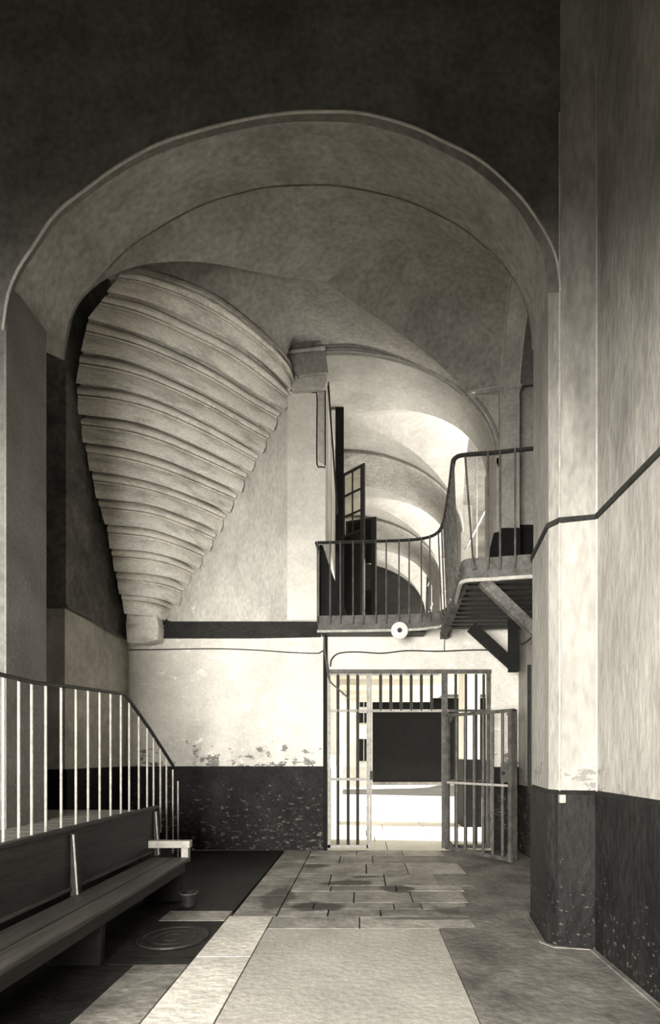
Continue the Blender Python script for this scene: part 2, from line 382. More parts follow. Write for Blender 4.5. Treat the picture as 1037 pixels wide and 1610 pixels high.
# left wall
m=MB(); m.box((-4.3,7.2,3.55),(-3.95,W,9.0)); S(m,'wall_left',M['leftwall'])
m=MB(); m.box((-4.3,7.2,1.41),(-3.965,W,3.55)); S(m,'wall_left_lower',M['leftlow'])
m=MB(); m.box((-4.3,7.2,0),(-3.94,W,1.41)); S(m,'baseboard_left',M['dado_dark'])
m=MB(); m.tube(resample([Vector((-3.94,7.2,3.58)),Vector((-3.93,7.8,3.56)),Vector((-3.93,8.5,3.52)),Vector((-3.94,9.08,3.55))],20),.02,6); S(m,'trim_11',M['leftwall'])
# unlit side space beyond the left wall's end, its shade put into black walls
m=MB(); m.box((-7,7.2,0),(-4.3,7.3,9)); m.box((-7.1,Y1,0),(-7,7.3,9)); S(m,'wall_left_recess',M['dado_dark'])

# spandrel beside the gallery arch + pilaster
cx,ax,zs,HH=-.39,2.62,6.53,1.80
def az(x,h=HH): 
    u=(x-cx)/ax; return zs+h*math.sqrt(max(0,1-u*u))
def archcurve(Y,n=40,x0=xg,x1=cx+ax-.001,h=HH):
    t0=math.asin((x0-cx)/ax); t1=math.asin(min(1,(x1-cx)/ax))
    return [Vector((cx+ax*math.sin(t0+(t1-t0)*i/(n-1)),Y,zs+h*math.cos(t0+(t1-t0)*i/(n-1)))) for i in range(n)]
ac=archcurve(W,72)
outer=resample([P(510,546,W)]+backc[3:]+[Vector((2.0,W,7.7)),Vector((2.3,W,7.7))],56)+[Vector((2.3,W,7.7-(7.7-6.4)*i/16)) for i in range(1,17)]
m=MB(); m.loft([outer,ac+[]]); 
S(m,'wall_back_spandrel',M['upper'])
m=MB()
m.tube([p+Vector((0,-.03,0)) for p in resample([P(510,547,W),P(560,546,W),P(620,560,W),P(680,586,W),BR],30)],.028,8)
m.tube([Vector((p.x*1.0,W-.02,p.z+.05)) for p in archcurve(W,40)],.022,8)
m.tube([p+Vector((.07,-.03,.10)) for p in archcurve(W,40)[26:]],.02,8)
S(m,'trim_12',M['vault'],smooth=True)
m=MB(); m.prism([(2.286,8.955,3.8),(2.58,8.94,3.8),(2.58,9.38,3.8),(2.286,9.38,3.8)],(0,0,3.9))
m.prism([(1.9,9.08,7.66),(2.62,8.90,7.66),(2.62,9.3,7.66),(1.9,9.3,7.66)],(0,0,.06))
S(m,'wall_pilaster',M['upper'])
m=MB(); m.box((2.25,W,3.8),(2.5,9.75,6.6)); S(m,'wall_gallery_jamb',M['upper'])
# lateral arch rib, its beads, and the recess behind it
m=MB(); m.loft([Rr,[p+Vector((.30,-.02,0)) for p in Rr]]); S(m,'ceiling_side_arch',M['upper'],smooth=True)
m=MB(); m.tube([p+Vector((0,0,-.0)) for p in Rr[20:]],.014,6); m.tube([p+Vector((.30,-.02,-.0)) for p in Rr[20:]],.014,6)
m.tube([(2.286,8.95,3.8),(2.286,8.95,7.7)],.012,6); m.tube([(2.58,8.935,3.8),(2.58,8.935,7.7)],.012,6)
m.tube([BR+Vector((0,-.02,0)),BRr+Vector((0,-.01,0)),Vector((2.58,8.935,7.7))],.016,6)
S(m,'trim_13',M['bead'],smooth=True)
m=MB(); m.loft([[p+Vector((.30,-.02,0)) for p in Rr],[p+Vector((1.3,0,.1)) for p in Rr]]); S(m,'ceiling_side_recess',M['face'])
m=MB(); m.box((2.5,9.3,3.7),(3.7,9.4,8.6)); m.box((3.6,5.5,3.7),(3.7,9.4,8.8)); S(m,'wall_side_recess',M['upper'])
# dark dado at walkway level
m=MB(); m.prism([(2.27,8.93,3.85),(2.60,8.92,3.85),(2.60,9.0,3.85),(2.27,9.0,3.85)],(0,0,1.5)); m.box((2.5,9.27,3.85),(3.55,9.3,5.55))
m.prism([P(768,895,W-.01),P(770,862,W-.01),P(776,838,W-.01),P(790,834,W-.01),P(790,895,W-.01)],(0,.02,0))
S(m,'baseboard_walkway',M['dado_dark'])

# ============================================================ GALLERY (upper level, beyond the arch)
bays=[(9.75,12.1),(13.5,15.4),(17.0,19.2)]
archs=[(W,9.75),(12.1,13.5),(15.4,17.0)]
H2=1.90
for i,(a,b) in enumerate(bays):
    cy=(a+b)/2; hb=(b-a)/2; N_=28
    m=MB()
    us=[math.sin(math.pi/2*(j/N_*2-1)) for j in range(N_+1)]
    def zf(u,v): return zs+H2*math.sqrt(max(0,1-min(abs(u),abs(v))**2))
    vs=[]
    for iu in range(N_+1):
        for iv in range(N_+1):
            u,v=us[iu],us[iv]; vs.append((cx+ax*u,cy+hb*v,zf(u,v)))
    fs=[]
    for iu in range(N_):
        for iv in range(N_):
            a0=iu*(N_+1)+iv; b0=a0+1; c0=a0+N_+2; d0=a0+N_+1
            if (iu<N_/2)==(iv<N_/2): fs+=[(a0,b0,c0),(a0,c0,d0)]
            else: fs+=[(a0,b0,d0),(b0,c0,d0)]
    m.add(vs,fs); S(m,'ceiling_gallery',M['galvault'],smooth=True)
for i,(a,b) in enumerate(archs):
    m=MB(); m.loft([archcurve(a,48,x0=cx-ax+.01),archcurve(b,48,x0=cx-ax+.01)])
    if i: 
        m.loft([archcurve(a,48,x0=cx-ax+.01),archcurve(a,48,x0=cx-ax+.01,h=H2+.1)])
    m.loft([archcurve(b,48,x0=cx-ax+.01),archcurve(b,48,x0=cx-ax+.01,h=H2+.1)])
    S(m,'ceiling_gallery_arch',M['galvault'] if i==0 else M['vault'],smooth=True)
    if i:
        m=MB(); m.tube([p+Vector((0,-.03,.0)) for p in archcurve(a,48)],.03,8); m.tube([p+Vector((0,-.02,.12)) for p in archcurve(a,48)],.02,8)
        S(m,'trim_%d'%(13+i),M['vault'],smooth=True)
    m=MB(); m.box((2.2,a+.01,3.8),(2.45,b,7.2 if i else 6.6)); S(m,'wall_gallery_pier',M['galvault'])
m=MB(); m.box((2.2,9.75,3.8),(2.45,19.2,4.5)); S(m,'wall_gallery_parapet',M['galvault'])
m=MB(); m.box((xg-.15,9.38,3.8),(xg,19.2,8.6)); S(m,'wall_gallery_left',M['upper'])
m=MB(); m.box((xg-.2,19.2,3.8),(2.6,19.3,8.6)); S(m,'wall_gallery_end',M['band'])
m=MB(); m.box((xg-.2,9.38,3.62),(2.5,19.3,3.8)); S(m,'floor_gallery',M['ceil_white'])
m=MB(); m.box((-7.2,-3.1,9.6),(4.5,9.3,9.7)); m.box((-3.5,9.0,8.62),(4.4,19.3,8.8)); S(m,'ceiling_roof',M['face'])
# window frames in the gallery bays (thin glazing bars)
for i,(a,b) in enumerate(bays):
    cy=(a+b)/2; hb=(b-a)/2
    m=MB()
    for t in ((0,) if i<2 else (-.5,0,.5)):
        zt=zs+H2*math.sqrt(1-t*t); m.tube([(2.3,cy+hb*t,4.5),(2.3,cy+hb*t,zt)],.018,4)
    for z in ((6.2,) if i<2 else (5.6,6.6,7.6)): m.tube([(2.3,a,z),(2.3,b,z)],.015,4)
    S(m,'window_%d'%(i+1),M['iron_light'])

# ============================================================ GALLERY DOORS
def glazed_leaf(name,label,p0,p1,z0,z1,zg,cols,rows,zgt=None):
    p0=Vector(p0);p1=Vector(p1)
    t=thing(name,label,'door',(p0.x,p0.y,z0)); zgt=zgt or z1-.05
    d=(p1-p0); nrm=Vector((-d.y,d.x,0)).normalized()*.04
    def slab(u0,u1,za,zb,th=1.0,nm='stile',mm=M['iron']):
        a=p0+d*u0; b=p0+d*u1; mb=MB(); q=nrm*th
        mb.prism([Vector((a.x,a.y,za))-q/2,Vector((b.x,b.y,za))-q/2,Vector((b.x,b.y,za))+q/2,Vector((a.x,a.y,za))+q/2],(0,0,zb-za))
        return mb.build(nm,mm,parent=t)
    slab(0,.09,z0,z1); slab(.84,1,z0,z1); slab(.09,.84,z1-.05,z1,nm='rail'); slab(.09,.84,z0,zg,th=.7,nm='panel',mm=M['blackwood'])
    slab(.09,.84,zg,zg+.05,nm='rail')
    if zgt<z1-.06: slab(.09,.84,zgt,z1-.05,th=.7,nm='panel',mm=M['blackwood'])
    for c in range(1,cols): slab(.09+.75*c/cols-.02,.09+.75*c/cols+.02,zg,zgt,th=.6,nm='glazing_bar')
    for r in range(1,rows): slab(.09,.84,zg+(zgt-zg)*r/rows-.02,zg+(zgt-zg)*r/rows+.02,th=.6,nm='glazing_bar')
    slab(.09,.84,zg,zgt,th=.1,nm='pane',mm=M['glass'])
    return t
glazed_leaf('glazed_door','tall dark glazed door standing open high in the gallery, beneath the vault','' or (-.47,12.5,0),(.04,12.0,0),3.8,8.08,6.6,2,3)
glazed_leaf('glazed_door','darker glazed door further along the gallery with small pale panes low down',(-.45,14.6,0),(.36,14.3,0),3.8,7.9,5.95,2,2,zgt=6.7)
m=MB(); m.prism([P(527,640,10.6),P(540,640,10.6),P(540,1010,10.6),P(527,1010,10.6)],(0,.1,0)); m.build('post',M['blackwood'],label='tall black post standing in the gallery mouth beside the white wall',category='post')
m=MB(); m.prism([P(502,856,8.98),P(506,857,8.98),P(545,964,8.98),P(545,978,8.98),P(502,978,8.98)],(0,.04,0)); m.build('shadow_panel',M['blackwood'],label='black panel in place of a diagonal wall shadow behind left end of balcony railing',category='panel')  # panel added for the diagonal shadow on the sunlit gallery wall
m=MB(); m.prism([P(x,y,9.5) for x,y in [(514,600),(517,600),(531,800),(529,808)]],(0,.04,0)); m.build('iron_strut',M['iron'],label='thin leaning iron bar against the white gallery jamb',category='bar')

# ============================================================ BALCONY / WALKWAY
def offs(pts,o):
    out=[]
    for i,p in enumerate(pts):
        t=(pts[min(i+1,len(pts)-1)]-pts[max(i-1,0)]).normalized(); out.append(p+Vector((t.y,-t.x,0))*o)
    return out
edge=[Vector(p) for p in [(-.72,8.66,0),(0,8.62,0),(.7,8.56,0),(1.02,8.46,0),(1.17,8.25,0),(1.20,7.9,0),(1.17,7.4,0),(1.11,6.7,0),(1.07,6.3,0),(1.08,6.19,0),(1.16,6.13,0),(1.5,6.08,0),(1.9,6.0,0),(2.58,5.9,0)]]
E=resample(edge,140)
ZD=3.83; ZR=5.0
bal=thing('balcony','iron fascia walkway along the back wall turning toward the right pier','balcony',(1.3,8.7,3.5))
inn=[p+Vector((.07,0,0)) if p.x<1.5 and p.y<8.4 else p for p in E]
m=MB(); 
m.loft([[p+Vector((0,0,3.575)) for p in inn],[p+Vector((0,0,ZD)) for p in inn]]); m.build('fascia',M['iron_grey'],parent=bal,smooth=True)
m=MB(); m.tube([p+Vector((-.01,-.012,3.575)) for p in inn],.018,4); m.build('fascia_edge',M['paintwood'],parent=bal)
m=MB(); poly=[p+Vector((.02,.02,3.80)) for p in inn[::4]]+[Vector((2.58,9.05,3.8)),Vector((-.7,9.05,3.8))]
m.prism(poly,(0,0,.03)); m.build('deck',M['blackwood'],parent=bal)
for k in range(11):
    y=6.35+k*.235; x0=1.26
    m=MB(); m.box((x0,y,3.66),(2.58,y+.15,3.72)); m.build('plank',M['wood'],parent=bal)
m=MB(); m.box((-.68,8.72,3.58),(1.0,9.05,3.64)); m.build('soffit_board',M['wood'],parent=bal)
# brackets
def beam(name,a,b,w,mm,parent): 
    m=MB(); m.tube([a,b],w,4,flat=(w,w)); return m.build(name,mm,parent=parent)
br=MB().tube([(1.36,6.16,3.58),(2.25,6.14,2.72)],.05,4,flat=(.05,.06)).build('strut',M['beam'],parent=bal)
MB().tube([P(740,986,8.3),P(806,1046,8.3)],.06,4,flat=(.06,.075)).build('strut',M['blackwood'],parent=bal)
m=MB(); a=P(800,985,8.3); b=P(815,1056,8.3); m.box((a.x,8.25,b.z),(b.x,8.38,a.z+.15)); m.build('bracket_post',M['blackwood'],parent=bal)
MB().tube([P(698,992,8.3),P(729,912,6.4)],.05,4,flat=(.05,.06)).build('side_beam',M['beam'],parent=bal)
rl=thing('balcony_railing','dark iron railing curving from the gallery mouth round to the right pier','railing',(1.1,8.3,3.6))
rail=[p+Vector((-.02,-.0,ZR)) for p in E]
m=MB(); m.tube([Vector((-.72,9.05,ZR-.02))]+rail,.026,8,flat=(.03,.022)); m.build('handrail',M['iron'],parent=rl,smooth=True)
def baluster(p,q):
    m=MB(); inw=(q-p); inw.z=0
    m.tube([Vector((p.x,p.y,ZR)),Vector((p.x,p.y,3.80)),Vector((p.x,p.y,3.74))+inw*.1,Vector((p.x,p.y,3.70))+inw*.5,Vector((q.x,q.y,3.69))],.0115,6)
    return m.build('baluster',M['iron_grey'],parent=rl,smooth=True)
L=[0]
for a,b in zip(E,E[1:]): L.append(L[-1]+(b-a).length)
tot=L[-1]; s=.0; k=0
while s<tot:
    j=min(range(len(L)),key=lambda q:abs(L[q]-s)); p=E[j]; t=(E[min(j+1,139)]-E[max(j-1,0)]).normalized()
    nrm=Vector((t.y,-t.x,0)); 
    pb=inn[j]+nrm*.045
    pt=pb.copy()
    if 8.3>p.y and p.x<1.3:
        m=MB(); a=rail[j]; m.tube([a,Vector((pb.x,pb.y,3.80)),Vector((pb.x+.005,pb.y,3.74)),Vector((pb.x+.03,pb.y,3.70)),Vector((inn[j].x,inn[j].y,3.70))],.0115,6); m.build('baluster',M['iron_grey'],parent=rl,smooth=True)
    else: baluster(pb,inn[j])
    s+=.183
m=MB(); m.tube([(-.72,8.9,ZR-.01),(-.72,8.9,3.8)],.0115,6); m.build('baluster',M['iron_grey'],parent=rl)

# ============================================================ IRON GRILLE AND GATE
YG=9.08
def gx(px): return (px-VX)*YG/F
def gz(py): return H-(py-VY)*YG/F
def bar(m,p,q,w,d):   # flat bar along z or x
    pass
gr=thing('iron_grille','fixed iron grille with tall bars filling the gateway surround','grille',(gx(640),YG,0))
def gbox(nm,px0,px1,py0,py1,d=.05,mm=M['iron_grey'],par=gr,Y=YG,dy=0):
    m=MB(); m.box((gx(px0),Y-d/2+dy,gz(py1)),(gx(px1),Y+d/2+dy,gz(py0))); return m.build(nm,mm,parent=par)
gbox('frame_post',508,514,1000,1337,.08,M['blackwood'])
gbox('frame_post',515,519,1058,1335,.05,M['iron_light'])
gbox('frame_post',576,580,1058,1333,.05,M['iron_light']); gbox('frame_post',580.5,584,1058,1333,.07,M['iron_light'])
gbox('frame_post',694,703,1058,1333,.06,M['iron_grey'])
gbox('frame_post',765,770,1056,1333,.06,M['iron_grey'])
gbox('top_rail',515,771,1053,1059,.07,M['iron_grey']); gbox('top_rail',519,690,1059.5,1062,.04,M['iron_light'])
gbox('transom',515,704,1115.5,1119.5,.045,M['iron_light']); gbox('transom',704,768,1115.5,1119,.04,M['iron_grey'])
gbox('mid_rail',519,577,1223,1227,.04,M['iron_light'],dy=-.02); gbox('mid_rail',703,768,1226,1229,.04,M['iron_grey'])
gbox('bottom_rail',515,578,1328,1333,.05,M['iron_light']); gbox('bottom_rail',703,768,1328,1333,.05,M['iron_grey'])
for px in (531,547,562):
    m=MB(); m.tube([(gx(px),YG,gz(1060)),(gx(px),YG,gz(1331))],.026,10); m.build('bar',M['iron'],parent=gr,smooth=True)
for px in (598,614,630,646,662,678):
    m=MB(); m.tube([(gx(px),YG,gz(1060)),(gx(px),YG,gz(1118))],.026,10); m.build('bar',M['iron'],parent=gr,smooth=True)
for px in (716,732,748,760):
    m=MB(); m.tube([(gx(px),YG,gz(1060)),(gx(px),YG,gz(1331))],.023,10); m.build('bar',M['iron'],parent=gr,smooth=True)
gbox('lock',581,586,1212,1226,.09,M['iron'])
# open leaf
a=Vector((gx(700),9.0,0)); b=Vector(((808-VX)*7.92/F,7.92,0)); b.z=0
gl=thing('barred_gate','open iron barred gate leaf swung toward the viewer with lock box','gate',(a.x,a.y,0.02))
d=b-a; nv=Vector((-d.y,d.x,0)).normalized()
def leaf(nm,u0,u1,z0,z1,th,mm=M['iron_grey'],off=0):
    p=a+d*u0+nv*off; q=a+d*u1+nv*off; m=MB()
    m.prism([p-nv*th/2+Vector((0,0,z0)),q-nv*th/2+Vector((0,0,z0)),q+nv*th/2+Vector((0,0,z0)),p+nv*th/2+Vector((0,0,z0))],(0,0,z1-z0)); return m.build(nm,mm,parent=gl)
zt=2.30; zb=.03
leaf('hinge_stile',0,.045,zb,zt,.05); leaf('lock_stile',.955,1.0,zb,zt-.03,.14)
leaf('top_rail',0,1,zt-.07,zt-.02,.05); leaf('bottom_rail',0,1,zb,zb+.06,.05); leaf('mid_rail',.04,.96,1.13,1.165,.045,M['iron_light'],-.02)
for u in (.17,.305,.44,.575,.71,.845):
    p=a+d*u; m=MB(); m.tube([p+Vector((0,0,zb+.05)),p+Vector((0,0,zt-.05))],.024,10); m.build('bar',M['iron_grey'],parent=gl,smooth=True)
for (u,z,su,sz) in ((.05,zt-.08,1,-1),(.95,zt-.08,-1,-1),(.95,zb+.06,-1,1),(.05,zb+.06,1,1)):
    p=a+d*u; m=MB(); e=d.normalized()*.09*su
    m.prism([p+Vector((0,0,z)),p+e+Vector((0,0,z)),p+Vector((0,0,z+.09*sz))],nv*.03); m.build('corner_gusset',M['iron_grey'],parent=gl)
lk=leaf('lock',.86,.96,1.2,1.48,.09,M['iron_grey'],-.03); 
m=MB(); p=a+d*.91-nv*.09; m.tube([p+Vector((0,0,1.33)),p-nv*.02+Vector((0,0,1.33))],.025,12); m.build('keyhole_cover',M['iron'],parent=lk)

# ============================================================ CABLES, DISC, BOXES
def cable(name,pts,r,label,mm=M['iron'],cat='cable'):
    m=MB(); m.tube(resample(pts,max(16,len(pts)*6)),r,6); return m.build(name,mm,smooth=True,label=label,category=cat)
cable('cable',[P(x,y,9.07) for x,y in [(203,1022),(260,1021),(340,1020),(400,1022),(460,1026),(500,1027),(507,1023)]],.009,'thin cable sagging along the white wall under the dark band')
cable('cable',[P(x,y,9.07) for x,y in [(519,1048),(521,1036),(533,1027),(560,1025),(600,1027),(640,1023),(690,1024),(740,1022),(785,1022)]],.011,'cable running above the gateway head')
cable('conduit',[P(201,996,9.0),P(201,1185,9.0)],.012,'vertical pipe down the corner of the left wall',M['iron_light'],'pipe')
cable('conduit',[P(x,y,9.02) for x,y in [(509,1000),(510,1020),(514,1050),(518,1070),(530,1082),(548,1098)]],.014,'bent pipe dropping beside the gateway head at left',M['iron_grey'],'pipe')
cable('cable',[P(x,y,7.9) for x,y in [(816,990),(817,1012),(826,1010),(838,1000),(846,996)]],.014,'short looped cable beside bracket post near the pier')
cable('conduit',[Vector((2.585,8.4,1.0)),Vector((2.585,8.4,3.0))],.03,'black upright pipe on side wall just behind the pier',M['iron'],'pipe')
m=MB(); pcs=[]
dc=P(628,991,8.5)
def disc(prof,n=32):
    m=MB(); base=0
    for (r,y) in prof:
        for k in range(n):
            an=2*math.pi*k/n; m.v.append(dc+Vector((r*math.cos(an),y,r*math.sin(an))))
    for i in range(len(prof)-1):
        for k in range(n): m.f.append((i*n+k,i*n+(k+1)%n,(i+1)*n+(k+1)%n,(i+1)*n+k)); m.m.append(0)
    return m
bl=thing('enamel_disc','round white disc with dark centre fixed below the balcony fascia','disc',tuple(dc))
disc([(.0,-.005),(.05,-.005),(.055,-.025),(.125,-.012),(.135,.0),(.135,.02),(.0,.03)]).build('plate',M['enamel'],parent=bl,smooth=True)
disc([(0,-.035),(.03,-.035),(.038,-.02),(.038,.0)]).build('boss',M['iron'],parent=bl,smooth=True)
disc([(0,.02),(.05,.02),(.05,.1),(0,.1)]).build('mount',M['iron'],parent=bl)
jb=thing('junction_box','small square box with pale cover under the walkway corner','box',tuple(P(700,1000,8.9)))
a0=P(694,1001,8.9); a1=P(706,990,8.9); m=MB(); m.box((a0.x,8.9,a0.z),(a1.x,9.1,a1.z)); m.build('case',M['iron'],parent=jb)
a0=P(697.5,998,8.88); a1=P(702.5,993,8.88); m=MB(); m.box((a0.x,8.88,a0.z),(a1.x,8.9,a1.z)); m.build('cover',M['enamel'],parent=jb)
cable('cable',[P(699,1001,9.0),P(698,1012,9.05),P(698,1023,9.07)],.005,'short wire hanging from the small square box')
# pipe end at the pier
m=MB(); q=Vector((1.655,4.50,1.20)); m.box((q.x-.02,q.y-.02,q.z),(q.x+.03,q.y+.03,q.z+.07)); m.build('pipe_clip',M['paintwood'],bevel=.008,label='small pale block on the pier corner at top of dark dado',category='block')

# ============================================================ FLOOR
m=MB(); rnd=random.Random(3)
mats=[M['asphalt'],M['joint'],M['slab'],M['slab2'],M['slab3'],M['cement'],M['cement_dark'],M['kerb']]
m.box((-7,-3,-.3),(4.4,9.4,-.035)); m.m=[1]*len(m.m)
def tile(mi,x0,x1,y0,y1,z=0,g_=.008,sk=0):
    m.mi=mi; j=lambda:rnd.uniform(-.004,.004)
    m.prism([(x0+g_,y0+g_+j(),-.06),(x1-g_,y0+g_+j(),-.06),(x1-g_+sk,y1-g_+j(),-.06),(x0+g_+sk,y1-g_+j(),-.06)],(0,0,.06+z))
# dark asphalt floor at left
tile(0,-7,-1.95,-3,3.9,-.004,0); tile(3,-1.95,-1.33,-3,3.0,-.002,.006); tile(0,-1.95,-1.75,3.0,4.12,-.004,0); tile(3,-1.75,-1.33,3.0,4.14,-.002,.006); tile(0,-7,-1.95,3.9,4.28,-.004,0); tile(0,-1.95,-1.33,4.14,4.28,-.004,0)
tile(0,-7,-1.33,4.28,5.22,-.004,0); tile(2,-1.98,-1.33,5.22,5.55,0); tile(0,-7,-1.98,5.22,5.55,-.004,0); tile(0,-7,-1.33,5.55,9.1,-.004,0)
# kerb of long stones
ky=[-3,-1,1,3.0,4.28,5.36]
for y0,y1 in zip(ky,ky[1:]): tile(7,-1.325,-.885,y0,y1,.004,.006)
for y0,y1 in zip([5.36,6.15,7.1,8.1],[6.15,7.1,8.1,9.1]): tile(2,-1.30,-.86,y0,y1,.002,.008)
# cement panels in the foreground
tile(5,-.885,.70,-3,4.98,0,.004); tile(6,.70,2.7,-3,5.0,0,.004)
tile(6,.7,2.7,5.0,9.1,-.004,0)
rows=[(4.98,5.36,(-.885,-.03,1.05)),(5.36,5.62,(-.86,-.35,.18,1.0)),(5.62,5.86,(-.86,-.52,.33,.62,1.1)),(5.86,6.35,(-.86,-.1,.55,1.15)),(6.35,6.62,(-.86,-.38,.4,1.2)),
 (6.62,7.3,(-.86,-.42,.28,.95,1.35)),(7.3,8.0,(-.86,.05,.62,1.4)),(8.0,8.6,(-.86,-.35,.15,1.25)),(8.6,9.1,(-.86,-.1,.65,1.3))]
for (y0,y1,xs) in rows:
    for x0,x1 in zip(xs,xs[1:]):
        tile(4 if (y0==4.98 and x0>-.1) else rnd.choice([2,2,3,4]),x0,x1,y0,y1,rnd.uniform(-.0015,.0015),rnd.uniform(.005,.010))
S(m,'floor',mats)
m=MB(); rnd=random.Random(5)
mats2=[M['joint'],M['yard']]
m.box((-12,9.1,-.3),(14,34,-.03)); 
y=9.1
while y<26:
    dy=rnd.uniform(.7,1.0); x=-.9
    while x<4.6:
        dx=rnd.uniform(.8,1.5); m.mi=1; m.prism([(x+.008,y+.008,-.05),(x+dx-.008,y+.008,-.05),(x+dx-.008,y+dy-.008,-.05),(x+.008,y+dy-.008,-.05)],(0,0,.05)); x+=dx
    y+=dy
m.mi=1; m.box((-12,9.4,-.05),(-.9,34,-.001)); m.box((4.6,9.4,-.05),(14,34,-.001)); m.box((-.9,26,-.05),(4.6,34,-.001))
m.mi=2; m.prism([(-.9,22,.0),(1,21.6,0),(3,21.0,0),(6,20.2,0),(9,20,0),(9,28,0),(4.0,28.5,0),(3.2,26.5,0),(2.2,25.6,0),(-.9,25.0,0)],(0,0,.012))  # far-yard shadow put into the floor as a dark grey sheet
S(m,'floor_yard',mats2+[M['yard_shadow']])
m=MB(); m.tube([Vector((x-(.07 if i<4 else .06),y-(.05 if 0<i<5 else 0),0.0)) for i,(x,y) in enumerate(plan)],.02,4,flat=(.022,.010)); S(m,'trim_24',M['cement_dark'])
# manhole cover
mc=Vector((-1.66,4.74,0))
m=MB(); m.lathe([(0,.006),(.06,.006),(.065,.012),(.10,.012),(.105,.006),(.15,.006),(.155,.012),(.20,.012),(.205,.006),(.25,.006),(.255,.014),(.30,.014),(.305,.0)],mc,40)
mh=m.build('manhole_cover',M['iron'],smooth=False,label='round cast iron manhole cover in the dark floor beside the bench',category='manhole cover')

# ============================================================ PLATFORM, STEPS, RAILING, BENCH
pf=thing('platform','raised boarded platform with steps down, behind the bench and railing','platform',(-3.2,5.0,0))
m=MB(); m.box((-2.99,1.0,0),(-2.5,5.14,.93)); m.box((-3.9,5.14,0),(-2.5,6.1,.93)); m.build('base',M['dado_dark'],parent=pf)
for i in range(20):
    y1_=6.12-i*.22
    m=MB(); m.box((-3.9 if y1_>5.36 else -2.99,y1_-.212,.93),(-2.46,y1_,.98)); m.build('board',M['plank'],parent=pf)
for i in range(5):
    m=MB(); m.box((-3.93,6.12+i*.27,0),(-2.5,6.12+(i+1)*.27,.98-.165*(i+1))); m.build('step',M['blackwood'],parent=pf)
lr=thing('stair_railing','light barred railing along the platform sloping down at its far end','railing',(-2.46,5.0,.98))
xr_=-2.46
def railpt(px,py):
    Y=xr_*F/(px-VX); return P(px,py,Y)
top_=[Vector((xr_,2.6,2.16)),railpt(52,1073),railpt(120,1081),railpt(194,1091),railpt(199,1095),railpt(235,1146),railpt(272,1204)]
m=MB(); m.tube(top_,.02,8,flat=(.022,.016)); m.build('handrail',M['iron'],parent=lr,smooth=True)
def topz(Y):
    for p,q in zip(top_,top_[1:]):
        if p.y<=Y<=q.y: return p.z+(q.z-p.z)*(Y-p.y)/(q.y-p.y)
    return None
bars=[54,76,100,123,142,160,177,193,206,221,234,244,254.6,264]
for px in [-60,-20,10,34]+bars:
    Y=xr_*F/(px-VX)
    zb_=.9 if Y<6.12 else .98-.165*(int((Y-6.12)/.27)+1)
    m=MB(); m.tube([(xr_-.02,Y,zb_),(xr_-.02,Y,topz(Y))],.0105,8); m.build('baluster',M['iron_light'],parent=lr,smooth=True)
for px,t_ in ((274,1210),(282,1228)):
    Y=xr_*F/(px-VX); m=MB(); m.tube([(xr_-.02,Y,.98-.165*min(5,int((Y-6.12)/.27)+1)),(xr_-.02,Y,P(px,t_,Y).z)],.0105,8); m.build('baluster',M['iron_light'],parent=lr,smooth=True)
bn=thing('bench','long dark wooden bench with high panel back and pale end arm','bench',(-2.1,4.5,0))
m=MB(); m.prism([(-2.42,1.2,.50),(-2.42,6.26,.50),(-2.42,6.26,.98),(-2.42,1.2,.98)],(.03,0,0)); m.build('backrest',M['wood'],parent=bn,bevel=.004)
m=MB(); m.box((-2.44,1.2,.975),(-2.37,6.30,1.01)); m.build('top_rail',M['wood'],parent=bn,bevel=.008)
m=MB(); m.box((-2.392,1.2,.495),(-2.375,6.26,.52)); m.build('moulding',M['seatwood'],parent=bn)
for y_ in (2.2,4.42,6.18):
    m=MB(); m.prism([(-2.39,y_,.44),(-2.33,y_,.44),(-2.365,y_,.95),(-2.39,y_,.97)],(0,.075,0)); m.build('stile',M['wood'] ,parent=bn,bevel=.004)
    m=MB(); m.tube([(-2.328,y_-.004,.46),(-2.362,y_-.004,.95)],.006,4); m.build('stile_edge',M['iron_light'],parent=bn)
m=MB(); m.box((-2.36,1.2,.415),(-1.93,6.05,.455)); m.build('seat',M['seatwood'],parent=bn,bevel=.008)
m=MB(); m.box((-2.12,1.2,.4556),(-2.11,6.05,.459)); m.build('seat_groove',M['wood'],parent=bn)
m=MB(); m.box((-2.42,6.03,.56),(-1.93,6.13,.64)); m.build('armrest',M['paintwood'],parent=bn,bevel=.006)
m=MB(); m.box((-2.03,6.04,.40),(-1.95,6.12,.56)); m.build('arm_post',M['paintwood'],parent=bn,bevel=.005)
for y_ in (2.0,4.1,5.9):
    m=MB(); m.prism([(-2.40,y_,0),(-1.99,y_,0),(-1.97,y_,.415),(-2.40,y_,.415)],(0,.06,0)); m.build('leg',M['blackwood'],parent=bn,bevel=.004)
m=MB(); m.box((-2.0,1.2,.31),(-1.97,6.0,.415)); m.build('apron',M['wood'],parent=bn)
bk=thing('bucket','small round metal pot on the floor under the bench end','bucket',(-1.85,5.75,0))
m=MB(); m.lathe([(0,.0),(.075,.0),(.085,.13),(.095,.135),(.09,.14),(.08,.135),(.07,.01),(0,.01)],(-1.85,5.75,0.0),28); m.build('body',M['iron'],parent=bk,smooth=True)
m=MB(); m.lathe([(.083,.125),(.097,.13),(.097,.142),(.083,.142)],(-1.85,5.75,0.0),28); m.build('rim',M['iron_grey'],parent=bk,smooth=True)

